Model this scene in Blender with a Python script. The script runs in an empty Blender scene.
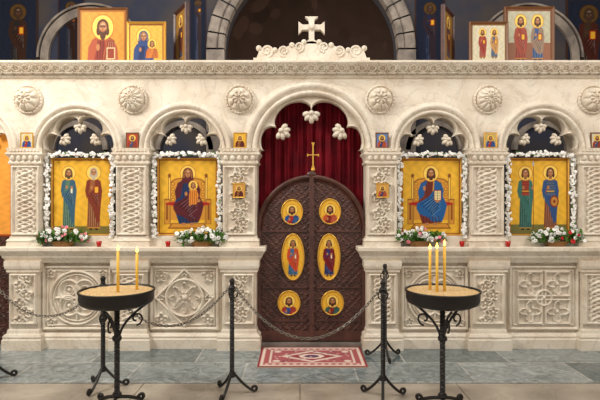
import bpy, math, random
import numpy as np
from mathutils import Vector, Matrix
random.seed(7); rng=np.random.RandomState(7)
pi=math.pi
CH=1.47; D0=5.0; F=500.0
bpy.context.scene.view_settings.view_transform='Standard'
def X(px,y=0.0): return (px-300)*(D0+y)/F
def Z(py,y=0.0): return CH+(200-py)*(D0+y)/F
def fy(py): # floor depth from pixel row
    return CH*F/(py-200)-D0
def s2l(c):
    c=np.asarray(c,dtype=float)
    return np.where(c<=0.04045,c/12.92,((c+0.055)/1.055)**2.4)

# ---------------- materials ----------------
def mat(name,col,rough=0.6,metal=0.0,nscale=8.0,bump=0.0,bscale=60.0,col2=None,spec=0.5,emit=None,estr=0,veins=0):
    m=bpy.data.materials.new(name); m.use_nodes=True
    nt=m.node_tree; b=nt.nodes['Principled BSDF']; L=nt.links.new
    c=list(s2l(col))+[1]
    b.inputs['Base Color'].default_value=c
    b.inputs['Roughness'].default_value=rough; b.inputs['Metallic'].default_value=metal
    b.inputs['Specular IOR Level'].default_value=spec
    tc=nt.nodes.new('ShaderNodeTexCoord')
    if col2 is not None:
        n=nt.nodes.new('ShaderNodeTexNoise'); n.inputs['Scale'].default_value=nscale; n.inputs['Detail'].default_value=6
        r=nt.nodes.new('ShaderNodeValToRGB')
        r.color_ramp.elements[0].position=0.35; r.color_ramp.elements[1].position=0.65
        r.color_ramp.elements[0].color=c; r.color_ramp.elements[1].color=list(s2l(col2))+[1]
        L(tc.outputs['Object'],n.inputs['Vector']); L(n.outputs['Fac'],r.inputs['Fac'])
        out=r.outputs['Color']
        if veins:
            n2=nt.nodes.new('ShaderNodeTexNoise'); n2.inputs['Scale'].default_value=3.2; n2.inputs['Detail'].default_value=9; n2.inputs['Distortion'].default_value=1.6
            r2=nt.nodes.new('ShaderNodeValToRGB'); e=r2.color_ramp.elements
            e[0].position=.47; e[0].color=(1,1,1,1); e[1].position=.53; e[1].color=(1,1,1,1)
            k=e.new(.50); k.color=(.74,.72,.70,1)
            mx=nt.nodes.new('ShaderNodeMixRGB'); mx.blend_type='MULTIPLY'; mx.inputs['Fac'].default_value=veins
            L(tc.outputs['Object'],n2.inputs['Vector']); L(n2.outputs['Fac'],r2.inputs['Fac']); L(out,mx.inputs['Color1']); L(r2.outputs['Color'],mx.inputs['Color2']); out=mx.outputs['Color']
        L(out,b.inputs['Base Color'])
    if bump>0:
        n=nt.nodes.new('ShaderNodeTexNoise'); n.inputs['Scale'].default_value=bscale; n.inputs['Detail'].default_value=4
        bp=nt.nodes.new('ShaderNodeBump'); bp.inputs['Strength'].default_value=bump; bp.inputs['Distance'].default_value=0.01
        L(tc.outputs['Object'],n.inputs['Vector']); L(n.outputs['Fac'],bp.inputs['Height'])
        L(bp.outputs['Normal'],b.inputs['Normal'])
    if emit is not None:
        b.inputs['Emission Color'].default_value=list(s2l(emit))+[1]; b.inputs['Emission Strength'].default_value=estr
    return m
STONE=mat('carved_limestone',(0.90,0.86,0.79),0.6,col2=(0.845,0.785,0.705),nscale=5,bump=0.4,bscale=55,veins=.6)
STONE2=mat('grey_arch_stone',(0.64,0.59,0.54),0.8,col2=(0.45,0.41,0.38),nscale=6,bump=0.5,bscale=30)
WOOD=mat('dark_walnut',(0.34,0.20,0.155),0.45,col2=(0.26,0.145,0.11),nscale=12,bump=0.1)
WOOD2=mat('brown_frame_wood',(0.45,0.28,0.14),0.4)
GOLD=mat('gold_frame',(0.86,0.66,0.28),0.35,metal=0.6)
VELVET=mat('crimson_velvet',(0.45,0.02,0.09),0.75,col2=(0.34,0.01,0.06),nscale=5,spec=.2)
IRON=mat('wrought_iron',(0.19,0.18,0.175),0.45,metal=0.6,bump=0.2,bscale=90)
CHAIN=mat('steel_chain',(0.50,0.47,0.43),0.4,metal=0.7)
SAND=mat('candle_sand',(0.88,0.76,0.55),0.9,col2=(0.76,0.62,0.42),nscale=60,bump=0.8,bscale=120)
WAX=mat('beeswax',(0.96,0.76,0.28),0.5)
FLAME=mat('candle_flame',(1,0.85,0.4),0.5,emit=(1,0.72,0.25),estr=9)
PETAL=mat('white_petals',(0.97,0.96,0.94),0.6)
RED=mat('red_petals',(0.80,0.10,0.12),0.6)
PINK=mat('pink_petals',(0.9,0.50,0.55),0.6)
LEAF=mat('green_leaves',(0.22,0.42,0.14),0.5,col2=(0.40,0.58,0.2),nscale=20)
BASKET=mat('wicker_basket',(0.55,0.38,0.2),0.7,bump=0.6,bscale=150)
DARKBLUE=mat('fresco_plaster_blue',(0.19,0.21,0.28),0.9,col2=(0.28,0.25,0.24),nscale=2.2,bump=0.2,bscale=20)
WALLM=mat('side_wall_plaster',(0.80,0.75,0.68),0.9,col2=(0.73,0.67,0.60),nscale=2)
CEIL=mat('ceiling_plaster',(0.70,0.66,0.60),0.9)
THRESH=mat('threshold_stone',(0.5,0.46,0.42),0.6,col2=(0.4,0.37,0.34),nscale=9)
GLASS=mat('red_votive_glass',(0.7,0.08,0.06),0.15)
def vcmat(name,rough,spec=.5):
    m=bpy.data.materials.new(name); m.use_nodes=True; nt=m.node_tree; b=nt.nodes['Principled BSDF']
    a=nt.nodes.new('ShaderNodeVertexColor'); a.layer_name='paint'
    nt.links.new(a.outputs['Color'],b.inputs['Base Color']); b.inputs['Roughness'].default_value=rough; b.inputs['Specular IOR Level'].default_value=spec
    return m
PAINT=vcmat('icon_tempera',0.55,.25); CARPET=vcmat('woven_wool',0.95,.1); FRESCO=vcmat('fresco_paint',0.9,.1)

# ---------------- mesh builder ----------------
class MB:
    def __init__(s): s.v=[]; s.f=[]; s.n=0; s.c=[]
    def add(s,verts,faces,cols=None):
        verts=np.asarray(verts,dtype=float).reshape(-1,3)
        s.v.append(verts)
        o=s.n
        s.f.extend([tuple(int(i)+o for i in f) for f in faces])
        s.n+=len(verts)
        if cols is not None: s.c.append(np.asarray(cols).reshape(-1,3))
    def box(s,x0,x1,y0,y1,z0,z1):
        v=[(x0,y0,z0),(x1,y0,z0),(x1,y1,z0),(x0,y1,z0),(x0,y0,z1),(x1,y0,z1),(x1,y1,z1),(x0,y1,z1)]
        s.add(v,[(0,3,2,1),(4,5,6,7),(0,1,5,4),(1,2,6,5),(2,3,7,6),(3,0,4,7)])
    def rings(s,x0,x1,y0,y1,prof):
        v=[];f=[]
        for o,z in prof: v+=[(x0-o,y0-o,z),(x1+o,y0-o,z),(x1+o,y1,z),(x0-o,y1,z)]
        for i in range(len(prof)-1):
            for k in range(4):
                a=i*4+k; b=i*4+(k+1)%4; f.append((a,b,b+4,a+4))
        n=len(prof)
        f.append((3,2,1,0)); f.append((n*4-4,n*4-3,n*4-2,n*4-1))
        s.add(v,f)
    def grid(s,P,cols=None,mask=None,flip=False):
        nz,nx,_=P.shape; f=[]
        idx=np.arange(nz*nx).reshape(nz,nx)
        q=np.stack([idx[:-1,:-1],idx[:-1,1:],idx[1:,1:],idx[1:,:-1]],-1)
        q=q[mask] if mask is not None else q.reshape(-1,4)
        s.add(P.reshape(-1,3),q.tolist(),None if cols is None else cols.reshape(-1,3))
    def relief(s,x0,x1,z0,z1,yf,fn,res=0.006):
        w=x1-x0;h=z1-z0
        nx=max(8,int(w/res));nz=max(8,int(h/res))
        u=np.linspace(0,w,nx);v=np.linspace(0,h,nz);U,V=np.meshgrid(u,v)
        H=fn(U,V,w,h)
        Y=yf-H
        Y[0,:]=yf+0.02;Y[-1,:]=yf+0.02;Y[:,0]=yf+0.02;Y[:,-1]=yf+0.02
        s.grid(np.stack([U+x0,Y,V+z0],-1))
    def tube(s,pts,r,seg=8,closed=False,twist=0.0,cap=True):
        pts=np.asarray(pts,dtype=float); n=len(pts)
        r=np.broadcast_to(np.asarray(r,dtype=float),(n,))
        if closed: T=np.roll(pts,-1,0)-np.roll(pts,1,0)
        else: T=np.gradient(pts,axis=0)
        T/=np.linalg.norm(T,axis=1)[:,None]+1e-12
        ref=np.array([1,0,0]) if abs(T[0][0])<0.8 else np.array([0,0,1.])
        N=ref-T[0]*ref.dot(T[0]); N/=np.linalg.norm(N)
        V=[]
        for i in range(n):
            N=N-T[i]*N.dot(T[i]); N/=np.linalg.norm(N)+1e-12
            B=np.cross(T[i],N)
            for k in range(seg):
                a=2*pi*k/seg+twist*i/max(1,n-1)
                V.append(pts[i]+r[i]*(math.cos(a)*N+math.sin(a)*B))
        f=[]
        m=n if closed else n-1
        for i in range(m):
            for k in range(seg):
                a=i*seg+k;b=i*seg+(k+1)%seg;c=((i+1)%n)*seg+(k+1)%seg;d=((i+1)%n)*seg+k
                f.append((a,b,c,d))
        if cap and not closed:
            f.append(tuple(range(seg))[::-1]); f.append(tuple((n-1)*seg+k for k in range(seg)))
        s.add(V,f)
    def lathe(s,prof,c,seg=32):
        V=[];f=[];n=len(prof)
        for r,z in prof:
            for k in range(seg):
                a=2*pi*k/seg; V.append((c[0]+r*math.cos(a),c[1]+r*math.sin(a),c[2]+z))
        for i in range(n-1):
            for k in range(seg):
                a=i*seg+k;b=i*seg+(k+1)%seg; f.append((a,b,b+seg,a+seg))
        s.add(V,f)
    def ell(s,c,r,seg=8,rg=5,rot=None):
        V=[];f=[]
        for j in range(rg+1):
            t=pi*j/rg
            for k in range(seg):
                a=2*pi*k/seg
                p=np.array([r[0]*math.sin(t)*math.cos(a),r[1]*math.sin(t)*math.sin(a),r[2]*math.cos(t)])
                if rot is not None: p=rot@p
                V.append(p+np.array(c))
        for j in range(rg):
            for k in range(seg):
                a=j*seg+k;b=j*seg+(k+1)%seg; f.append((a,a+seg,b+seg,b))
        s.add(V,f)
    def arc(s,cx,cz,prof,a0=0,a1=pi,n=48):
        V=[];f=[];m=len(prof)
        for i in range(n+1):
            a=a0+(a1-a0)*i/n
            for r,y in prof: V.append((cx+r*math.cos(a),y,cz+r*math.sin(a)))
        for i in range(n):
            for k in range(m-1):
                a=i*m+k; f.append((a,a+1,a+m+1,a+m))
        s.add(V,f)
    def extrude(s,pts,y0,y1):
        n=len(pts)
        V=[(p[0],y0,p[1]) for p in pts]+[(p[0],y1,p[1]) for p in pts]
        f=[tuple(range(n)),tuple(range(2*n-1,n-1,-1))]
        for i in range(n):
            j=(i+1)%n; f.append((i,i+n,j+n,j))
        s.add(V,f)
    def build(s,name,m,parent=None,smooth=False):
        me=bpy.data.meshes.new(name)
        V=np.concatenate(s.v) if s.v else np.zeros((0,3))
        me.from_pydata(V.tolist(),[],s.f)
        if s.c:
            C=np.concatenate(s.c); at=me.color_attributes.new('paint','FLOAT_COLOR','POINT')
            at.data.foreach_set('color',np.concatenate([C,np.ones((len(C),1))],1).astype(np.float32).ravel())
        me.materials.append(m)
        if smooth: me.polygons.foreach_set('use_smooth',[True]*len(me.polygons))
        me.update()
        o=bpy.data.objects.new(name,me); bpy.context.scene.collection.objects.link(o)
        if parent: o.parent=parent
        return o
def empty(name):
    o=bpy.data.objects.new(name,None); bpy.context.scene.collection.objects.link(o); o.empty_display_size=0.1; return o
def rotm(axis,a): return np.array(Matrix.Rotation(a,3,axis))

# ---------------- painter ----------------
class Cv:
    def __init__(s,w,h,bg,ss=3):
        s.w,s.h,s.ss=w,h,ss
        W,H=w*ss,h*ss; s.S=W
        s.x,s.y=np.meshgrid((np.arange(W)+.5)/W,(np.arange(H)+.5)/W)
        s.a=np.zeros((H,W,3)); s.a[:]=bg; s.asp=h/w
        s.a*= (1+.05*np.sin(s.x*37+3*np.sin(s.y*11))*np.sin(s.y*29))[:,:,None]
    def put(s,m,c): s.a[m]=c
    def ell(s,cx,cy,rx,ry,c,rot=0):
        dx=s.x-cx;dy=s.y-cy
        if rot: dx,dy=dx*math.cos(rot)+dy*math.sin(rot),-dx*math.sin(rot)+dy*math.cos(rot)
        s.put((dx/rx)**2+(dy/ry)**2<1,c)
    def poly(s,p,c):
        m=np.zeros(s.x.shape,bool);n=len(p)
        for i in range(n):
            x1,y1=p[i];x2,y2=p[(i+1)%n]
            if y1==y2: continue
            cnd=((y1>s.y)!=(y2>s.y))&(s.x<(x2-x1)*(s.y-y1)/(y2-y1)+x1)
            m^=cnd
        s.put(m,c)
    def rect(s,x0,y0,x1,y1,c): s.put((s.x>x0)&(s.x<x1)&(s.y>y0)&(s.y<y1),c)
    def line(s,p,w,c):
        for i in range(len(p)-1):
            ax,ay=p[i];bx,by=p[i+1];dx,dy=bx-ax,by-ay;L=dx*dx+dy*dy+1e-12
            t=np.clip(((s.x-ax)*dx+(s.y-ay)*dy)/L,0,1)
            s.put((s.x-ax-t*dx)**2+(s.y-ay-t*dy)**2<(w/2)**2,c)
    def out(s):
        a=s.a.reshape(s.h,s.ss,s.w,s.ss,3).mean((1,3))
        return s2l(np.clip(a,0,1))
GB=(0.89,0.68,0.20); SKC=(0.70,0.46,0.28); DK=(0.16,0.08,0.05)
PAL={'halo':(0.95,0.79,0.36),'skin':SKC,'rim':(0.66,0.38,0.12)}
def dk(c,k=0.55): return tuple(q*k for q in c)
def lt(c,k=0.35): return tuple(q+(1-q)*k for q in c)
def head(c,x,y,r,hair=(0.3,0.17,0.1),beard=0,veil=None):
    SK=PAL['skin']
    c.ell(x,y,2.1*r,2.1*r,PAL['rim']); c.ell(x,y,1.95*r,1.95*r,PAL['halo'])
    if veil is not None:
        c.ell(x,y+.1*r,1.35*r,1.55*r,veil); c.poly([(x-1.3*r,y),(x+1.3*r,y),(x+1.7*r,y+2.4*r),(x-1.7*r,y+2.4*r)],veil)
        c.line([(x-1.05*r,y+1.1*r),(x-.95*r,y-.4*r),(x,y-1.2*r),(x+.95*r,y-.4*r),(x+1.05*r,y+1.1*r)],.12*r,(0.85,0.62,0.22))
    else:
        c.ell(x,y-.1*r,1.1*r,1.25*r,hair); c.ell(x-.85*r,y+.6*r,.35*r,.7*r,hair); c.ell(x+.85*r,y+.6*r,.35*r,.7*r,hair)
        c.rect(x-.45*r,y+.6*r,x+.45*r,y+1.7*r,dk(SK,.8))
    c.ell(x,y+.05*r,.78*r,1.05*r,dk(SK,.75)); c.ell(x+.03*r,y+.0*r,.64*r,.9*r,SK); c.ell(x+.05*r,y-.45*r,.4*r,.28*r,lt(SK,.25))
    if beard: c.ell(x,y+.85*r,.62*r,(.5+.35*beard)*r,hair); c.ell(x,y+.3*r,.5*r,.45*r,SK)
    for sx in (-1,1):
        c.line([(x+sx*.2*r,y-.1*r),(x+sx*.46*r,y-.12*r)],.13*r,DK)
        c.line([(x+sx*.15*r,y-.3*r),(x+sx*.55*r,y-.27*r)],.07*r,dk(SK,.5))
        c.ell(x+sx*.38*r,y+.2*r,.16*r,.13*r,lt(SK,.2))
    c.line([(x,y-.1*r),(x-.04*r,y+.35*r)],.1*r,dk(SK,.65))
    c.line([(x-.17*r,y+.58*r),(x+.17*r,y+.58*r)],.11*r,(0.58,0.22,0.16))
def saint(c,x,hy,r,fyy,robe,mant,hair=(0.3,0.17,0.1),beard=1,item='book',veil=None,armor=None):
    SK=PAL['skin']; sh=hy+1.7*r
    for sx in (-1,1): c.ell(x+sx*.8*r,fyy,.5*r,.35*r,DK)
    c.poly([(x-.5*r,sh-.2*r),(x+.5*r,sh-.2*r),(x+1.9*r,sh+.5*r),(x+2.2*r,sh+3*r),(x+1.6*r,sh+5*r),(x+1.85*r,fyy-.1*r),(x-1.85*r,fyy-.1*r),(x-1.6*r,sh+5*r),(x-2.2*r,sh+3*r),(x-1.9*r,sh+.5*r)],robe)
    for k in (-1.3,-.8,-.3,.2,.7,1.2):
        c.line([(x+k*.8*r,sh+3.5*r),(x+k*1.2*r,fyy-.3*r)],.17*r,dk(robe,.6))
        c.line([(x+(k+.25)*.8*r,sh+4*r),(x+(k+.2)*1.2*r,fyy-.5*r)],.11*r,lt(robe,.3))
    c.line([(x-1.75*r,fyy-.25*r),(x+1.75*r,fyy-.25*r)],.22*r,(0.82,0.58,0.22))
    c.poly([(x+.4*r,sh),(x+1.9*r,sh+.5*r),(x+2.4*r,sh+3.2*r),(x+2.0*r,sh+7*r),(x+1.7*r,fyy-2.0*r),(x+.9*r,fyy-1.4*r),(x-.4*r,sh+7.5*r),(x-1.6*r,sh+5.8*r),(x-1.8*r,sh+4.2*r),(x+.3*r,sh+2.6*r)],mant)
    c.poly([(x-1.95*r,sh+.5*r),(x-.9*r,sh),(x-1.1*r,sh+2.5*r),(x-1.9*r,sh+5.5*r),(x-2.4*r,sh+3.2*r)],mant)
    for k in range(5):
        c.line([(x+(1.8-.1*k)*r,sh+(1.2+.8*k)*r),(x+(-.9+.4*k)*r,sh+(4.6+.7*k)*r)],.17*r,dk(mant,.6))
        c.line([(x+(1.6-.1*k)*r,sh+(1.5+.8*k)*r),(x+(-.3+.4*k)*r,sh+(4.3+.7*k)*r)],.1*r,lt(mant,.3))
    if armor is not None:
        c.poly([(x-1.1*r,sh+.3*r),(x+1.1*r,sh+.3*r),(x+.9*r,sh+3.4*r),(x+1.2*r,sh+4.4*r),(x-1.2*r,sh+4.4*r),(x-.9*r,sh+3.4*r)],armor)
        for k in range(5): c.line([(x-1*r,sh+(.8+.7*k)*r),(x+1*r,sh+(.8+.7*k)*r)],.13*r,dk(armor))
        c.line([(x-.95*r,sh+3.3*r),(x+.95*r,sh+3.3*r)],.3*r,(0.85,0.62,0.22))
    head(c,x,hy,r,hair,beard,veil=veil)
    c.ell(x-.6*r,sh+2.3*r,.36*r,.5*r,SK)
    if item=='book':
        c.rect(x+.1*r,sh+1.9*r,x+1.5*r,sh+3.9*r,(0.55,0.08,0.06)); c.rect(x+.3*r,sh+2.1*r,x+1.3*r,sh+3.7*r,GB)
    elif item=='spear':
        c.line([(x+2.3*r,hy-2.4*r),(x+2.3*r,fyy)],.2*r,(0.45,0.2,0.1)); c.ell(x+2.3*r,hy-2.6*r,.25*r,.7*r,(0.7,0.7,0.72)); c.ell(x+2.1*r,sh+2.4*r,.38*r,.42*r,SK)
    elif item=='shield':
        c.ell(x+1.1*r,sh+6*r,1.25*r,1.6*r,(0.5,0.14,0.09)); c.ell(x+1.1*r,sh+6*r,.95*r,1.25*r,(0.72,0.5,0.22)); c.ell(x+1.1*r,sh+6*r,.35*r,.4*r,(0.5,0.14,0.09))
    elif item=='scroll':
        c.rect(x+.6*r,sh+2*r,x+1.15*r,sh+4*r,(0.92,0.88,0.74)); c.ell(x+.9*r,sh+2.4*r,.38*r,.38*r,SK)
def border(c,w,col,w2=None,col2=None):
    a=c.asp
    for (x0,y0,x1,y1) in ((0,0,1,w),(0,a-w,1,a),(0,0,w,a),(1-w,0,1,a)): c.rect(x0,y0,x1,y1,col)
    if w2:
        for (x0,y0,x1,y1) in ((w,w,1-w,w+w2),(w,a-w-w2,1-w,a-w),(w,w,w+w2,a-w),(1-w-w2,w,1-w,a-w)): c.rect(x0,y0,x1,y1,col2)
def throne(c,x):
    T=(0.80,0.55,0.19);Tk=(0.52,0.30,0.10)
    c.poly([(x-.31,.98),(x-.31,.38),(x-.22,.32),(x,.29),(x+.22,.32),(x+.31,.38),(x+.31,.98)],Tk)
    c.poly([(x-.295,.98),(x-.295,.39),(x-.21,.335),(x,.305),(x+.21,.335),(x+.295,.39),(x+.295,.98)],T)
    for i in range(6):
        for j in range(5):
            c.ell(x-.25+.10*i,.40+.085*j,.032,.028,(0.64,0.40,0.13)); c.ell(x-.25+.10*i,.40+.085*j,.017,.015,GB)
    for sx in (-1,1):
        c.rect(x+sx*.31-.020,.28,x+sx*.31+.020,1.05,Tk); c.rect(x+sx*.31-.010,.29,x+sx*.31+.010,1.05,PAL['halo']); c.ell(x+sx*.31,.27,.028,.034,Tk)
        c.rect(x+sx*.35-.045,.64,x+sx*.35+.045,1.05,Tk); c.rect(x+sx*.35-.035,.66,x+sx*.35+.035,1.04,T); c.rect(x+sx*.35-.016,.72,x+sx*.35+.016,.98,Tk)
    c.ell(x,.72,.38,.04,(0.66,0.14,0.10))
    c.poly([(x-.28,1.03),(x+.28,1.03),(x+.34,1.12),(x-.34,1.12)],Tk); c.poly([(x-.26,1.04),(x+.26,1.04),(x+.31,1.1),(x-.31,1.1)],T)
def seated(c,x,robe,mant,veil=None,hair=(0.3,0.16,0.09),beard=0,child=False):
    SK=PAL['skin']
    c.poly([(x-.08,.33),(x+.08,.33),(x+.17,.39),(x+.20,.50),(x+.19,.62),(x+.25,.74),(x+.18,1.02),(x-.15,1.04),(x-.24,.76),(x-.19,.62),(x-.20,.50),(x-.17,.39)],robe)
    for k in range(5): c.line([(x-.08+.04*k,.36),(x-.07+.035*k,.62)],.012,dk(robe,.6))
    c.line([(x+.05,.34),(x+.03,.6)],.018,(0.82,0.6,0.24))
    c.poly([(x+.06,.34),(x+.17,.39),(x+.215,.5),(x+.2,.6),(x+.27,.74),(x+.23,.9),(x+.19,1.0),(x+.03,1.01),(x-.06,.94),(x-.2,.88),(x-.245,.8),(x-.24,.72),(x-.05,.62),(x+.05,.5)],mant)
    c.poly([(x-.06,.34),(x-.17,.39),(x-.22,.52),(x-.2,.66),(x-.12,.6),(x-.10,.48)],mant)
    for k in range(7):
        c.line([(x+.18-.01*k,.48+.05*k),(x+.02,.62+.045*k),(x-.18+.045*k,.74+.035*k)],.013,dk(mant,.55)); c.line([(x+.16,.5+.05*k),(x+.02,.635+.045*k),(x-.12+.04*k,.73+.038*k)],.008,lt(mant,.3))
    for k in range(6): c.line([(x-.13+.05*k,.92),(x-.13+.055*k,1.02)],.011,dk(robe,.55))
    for sx in (-1,1): c.ell(x+sx*.07,1.045,.038,.022,SK)
    head(c,x,.235,.064,hair,beard,veil=veil)
    if child:
        cx=x+.09
        c.poly([(cx-.04,.47),(cx+.05,.47),(cx+.09,.58),(cx+.06,.73),(cx-.07,.73),(cx-.07,.58)],(0.86,0.54,0.20))
        for k in range(4): c.line([(cx-.04+.03*k,.52),(cx-.05+.035*k,.72)],.010,(0.58,0.28,0.08))
        head(c,cx,.425,.038,(0.45,0.25,0.1)); c.ell(cx-.12,.56,.025,.035,SK); c.ell(cx+.09,.67,.035,.026,SK); c.ell(cx-.05,.74,.02,.018,SK)
    else:
        c.ell(x-.11,.47,.024,.04,SK); c.rect(x+.05,.5,x+.175,.67,(0.55,0.14,0.09)); c.rect(x+.062,.512,x+.163,.658,(0.94,0.87,0.64)); c.line([(x+.112,.512),(x+.112,.658)],.008,DK)
        for k in range(5): c.line([(x+.072,.535+.025*k),(x+.10,.535+.025*k)],.005,DK); c.line([(x+.122,.535+.025*k),(x+.152,.535+.025*k)],.005,DK)
        c.ell(x+.11,.68,.035,.02,SK)
def bust(c,x,hy,r,robe,mant,hair=(0.3,0.17,0.1),beard=1,veil=None,bot=None):
    SK=PAL['skin']; b=bot if bot else c.asp
    c.poly([(x-.6*r,hy+1.3*r),(x+.6*r,hy+1.3*r),(x+2.0*r,hy+2.0*r),(x+2.7*r,hy+3.2*r),(x+2.9*r,b),(x-2.9*r,b),(x-2.7*r,hy+3.2*r),(x-2.0*r,hy+2.0*r)],robe)
    c.poly([(x+.3*r,hy+1.5*r),(x+2.0*r,hy+2.0*r),(x+2.7*r,hy+3.2*r),(x+2.9*r,b),(x-.4*r,b),(x+.5*r,hy+3*r)],mant)
    c.poly([(x-.5*r,hy+1.5*r),(x-2.0*r,hy+2.0*r),(x-2.7*r,hy+3.2*r),(x-2.9*r,b),(x-1.9*r,b)],mant)
    for k in range(4): c.line([(x+(1+.35*k)*r,hy+2.1*r),(x+(.1+.7*k)*r,b)],.16*r,dk(mant,.6)); c.line([(x+(1.15+.35*k)*r,hy+2.3*r),(x+(.4+.7*k)*r,b)],.09*r,lt(mant,.25))
    for k in range(3): c.line([(x-(.9-.5*k)*r,hy+2*r),(x-(1.1-.5*k)*r,b)],.13*r,dk(robe,.6))
    head(c,x,hy,r,hair,beard,veil=veil)
    c.ell(x-.9*r,hy+3.2*r,.34*r,.55*r,SK)

def paint_grid(mb,cv,x0,x1,y,z0,z1):
    C=cv.out()[::-1]; h,w,_=C.shape
    u=np.linspace(x0,x1,w);v=np.linspace(z0,z1,h);U,V=np.meshgrid(u,v)
    Y=np.full_like(U,y)
    mb.grid(np.stack([U,Y,V],-1),cols=C)
def oval_paint(mb,cv,cx,cz,rx,rz,y):
    C=cv.out();h,w,_=C.shape; nr,na=24,64
    V=[];K=[]
    for i in range(nr+1):
        for k in range(na):
            a=2*pi*k/na; q=i/nr; u,v=q*math.cos(a),q*math.sin(a)
            V.append((cx+rx*u,y,cz+rz*v))
            ii=min(h-1,max(0,int((1-v)/2*h))); jj=min(w-1,max(0,int((u+1)/2*w))); K.append(C[ii,jj])
    f=[]
    for i in range(nr):
        for k in range(na):
            a=i*na+k;b=i*na+(k+1)%na; f.append((a,b,b+na,a+na))
    mb.add(V,f,K)

def framed_icon(name,cv,x0,x1,z0,z1,y,fw=0.02,fd=0.03,fm=WOOD2,yaw=0.0,tilt=0.0):
    e=empty(name); cx=(x0+x1)/2
    e.location=(cx,y,z0)
    w=(x1-x0)/2;h=z1-z0
    p=MB(); paint_grid(p,cv,-w+fw*.8,w-fw*.8,-0.004,fw*.8,h-fw*.8); p.build('painted_panel',PAINT,e)
    b=MB(); b.box(-w+.004,w-.004,0,fd*.6,.004,h-.004); b.build('backing_board',WOOD2,e)
    fr=MB()
    prof=[(0,fd*.5),(0,-fd*.4),(fw*.3,-fd*.6),(fw*.7,-fd*.35),(fw,-0.006),(fw,0.002)]
    for i in range(len(prof)-1):
        (a,ya),(c2,yc)=prof[i],prof[i+1]
        A=[(-w+a,ya,a),(w-a,ya,a),(w-a,ya,h-a),(-w+a,ya,h-a)];B=[(-w+c2,yc,c2),(w-c2,yc,c2),(w-c2,yc,h-c2),(-w+c2,yc,h-c2)]
        fr.add(A+B,[(k,(k+1)%4,4+(k+1)%4,4+k) for k in range(4)])
    fr.build('frame',fm,e)
    e.rotation_euler=(tilt,0,yaw)
    return e

# ---------------- relief patterns ----------------
DEP=.036
def ridge(d,w): return np.sqrt(np.clip(1-(d/w)**2,0,1))
def frame_r(U,V,w,h,m,t): 
    d=np.minimum(np.minimum(U,w-U),np.minimum(V,h-V)); return ridge(np.abs(d-m),t)
def braid(U,V,w,h):
    c=w/2; lam=h/max(2,round(h/0.2)); A=w*0.25; k=2*pi/lam
    s1=c+A*np.sin(k*V); s2=c-A*np.sin(k*V)
    sl=np.sqrt(1+(A*k*np.cos(k*V))**2)
    H=np.maximum(ridge(np.abs(U-s1)/sl,.014)*(.8+.2*np.cos(k*V)),ridge(np.abs(U-s2)/sl,.014)*(.8-.2*np.cos(k*V)))
    s3=c+A*1.15*np.cos(k*V);s4=c-A*1.15*np.cos(k*V); sl2=np.sqrt(1+(A*1.15*k*np.sin(k*V))**2)
    H=np.maximum(H,.75*ridge(np.abs(U-s3)/sl2,.010)); H=np.maximum(H,.75*ridge(np.abs(U-s4)/sl2,.010))
    ph=((V/lam*2+.5)%1-.5)*lam/2
    H=np.maximum(H,ridge(np.sqrt((U-c)**2+ph**2),.018))
    H=H*(np.minimum(U,w-U)>.035)*(np.minimum(V,h-V)>.03)
    H=np.maximum(H,frame_r(U,V,w,h,.018,.013))
    return H*DEP*.85
def leafy(U,V,w,h):
    c=w/2; H=0*U
    lam=h/max(2,round(h/.18))
    s=c+w*.14*np.sin(2*pi*V/lam); H=ridge(np.abs(U-s),.012)
    n=int(round(h/lam*2))
    for i in range(n):
        zc=(i+.5)*lam/2; sg=-1 if i%2==0 else 1; xc=c+sg*w*.12
        r=np.sqrt((U-xc)**2+(V-zc)**2); th=np.arctan2(V-zc,U-xc)
        H=np.maximum(H,ridge(np.abs(r-.045-.012*np.sin(5*th)),.011)); H=np.maximum(H,ridge(r,.018))
    H=H*(np.minimum(U,w-U)>.035)*(np.minimum(V,h-V)>.03)
    return np.maximum(H,frame_r(U,V,w,h,.018,.013))*DEP*.85
def pan_common(U,V,w,h):
    x=U-w/2;y=V-h/2; r=np.hypot(x,y);t=np.arctan2(y,x)
    H=np.maximum(frame_r(U,V,w,h,.02,.018),.6*frame_r(U,V,w,h,.055,.01))
    return x,y,r,t,H
def vine(x,y,H,pts):
    for (cx,cy,rr) in pts:
        q=np.hypot(x-cx,y-cy);tt=np.arctan2(y-cy,x-cx)
        H=np.maximum(H,.85*ridge(np.abs(q-rr-.25*rr*np.sin(5*tt)),.008)); H=np.maximum(H,ridge(q,.3*rr))
    return H
def panA(U,V,w,h):
    x,y,r,t,H=pan_common(U,V,w,h); R=min(w,h)*.40
    M=lambda a: np.maximum(H,a)
    H=M(ridge(np.abs(r-R),.013)); H=M(.8*ridge(np.abs(r-R+.032),.008))
    rr=R-.05
    for k in range(4):
        a=k*pi/2+pi/4; cx,cy=rr*.52*math.cos(a),rr*.52*math.sin(a)
        q=np.hypot(x-cx,y-cy); H=M(ridge(np.abs(q-rr*.46),.011)*(r<R)); H=M(ridge(q,.022)); H=M(.8*ridge(np.abs(q-.042),.007))
    H=M(ridge(np.abs(x),.011)*(r<rr)); H=M(ridge(np.abs(y),.011)*(r<rr)); H=M(ridge(np.abs(r-.05),.011))
    H=vine(x,y,H,[(sx*w*.37,sy*h*.37,.035) for sx in (-1,1) for sy in (-1,1)])
    return H*DEP
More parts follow.
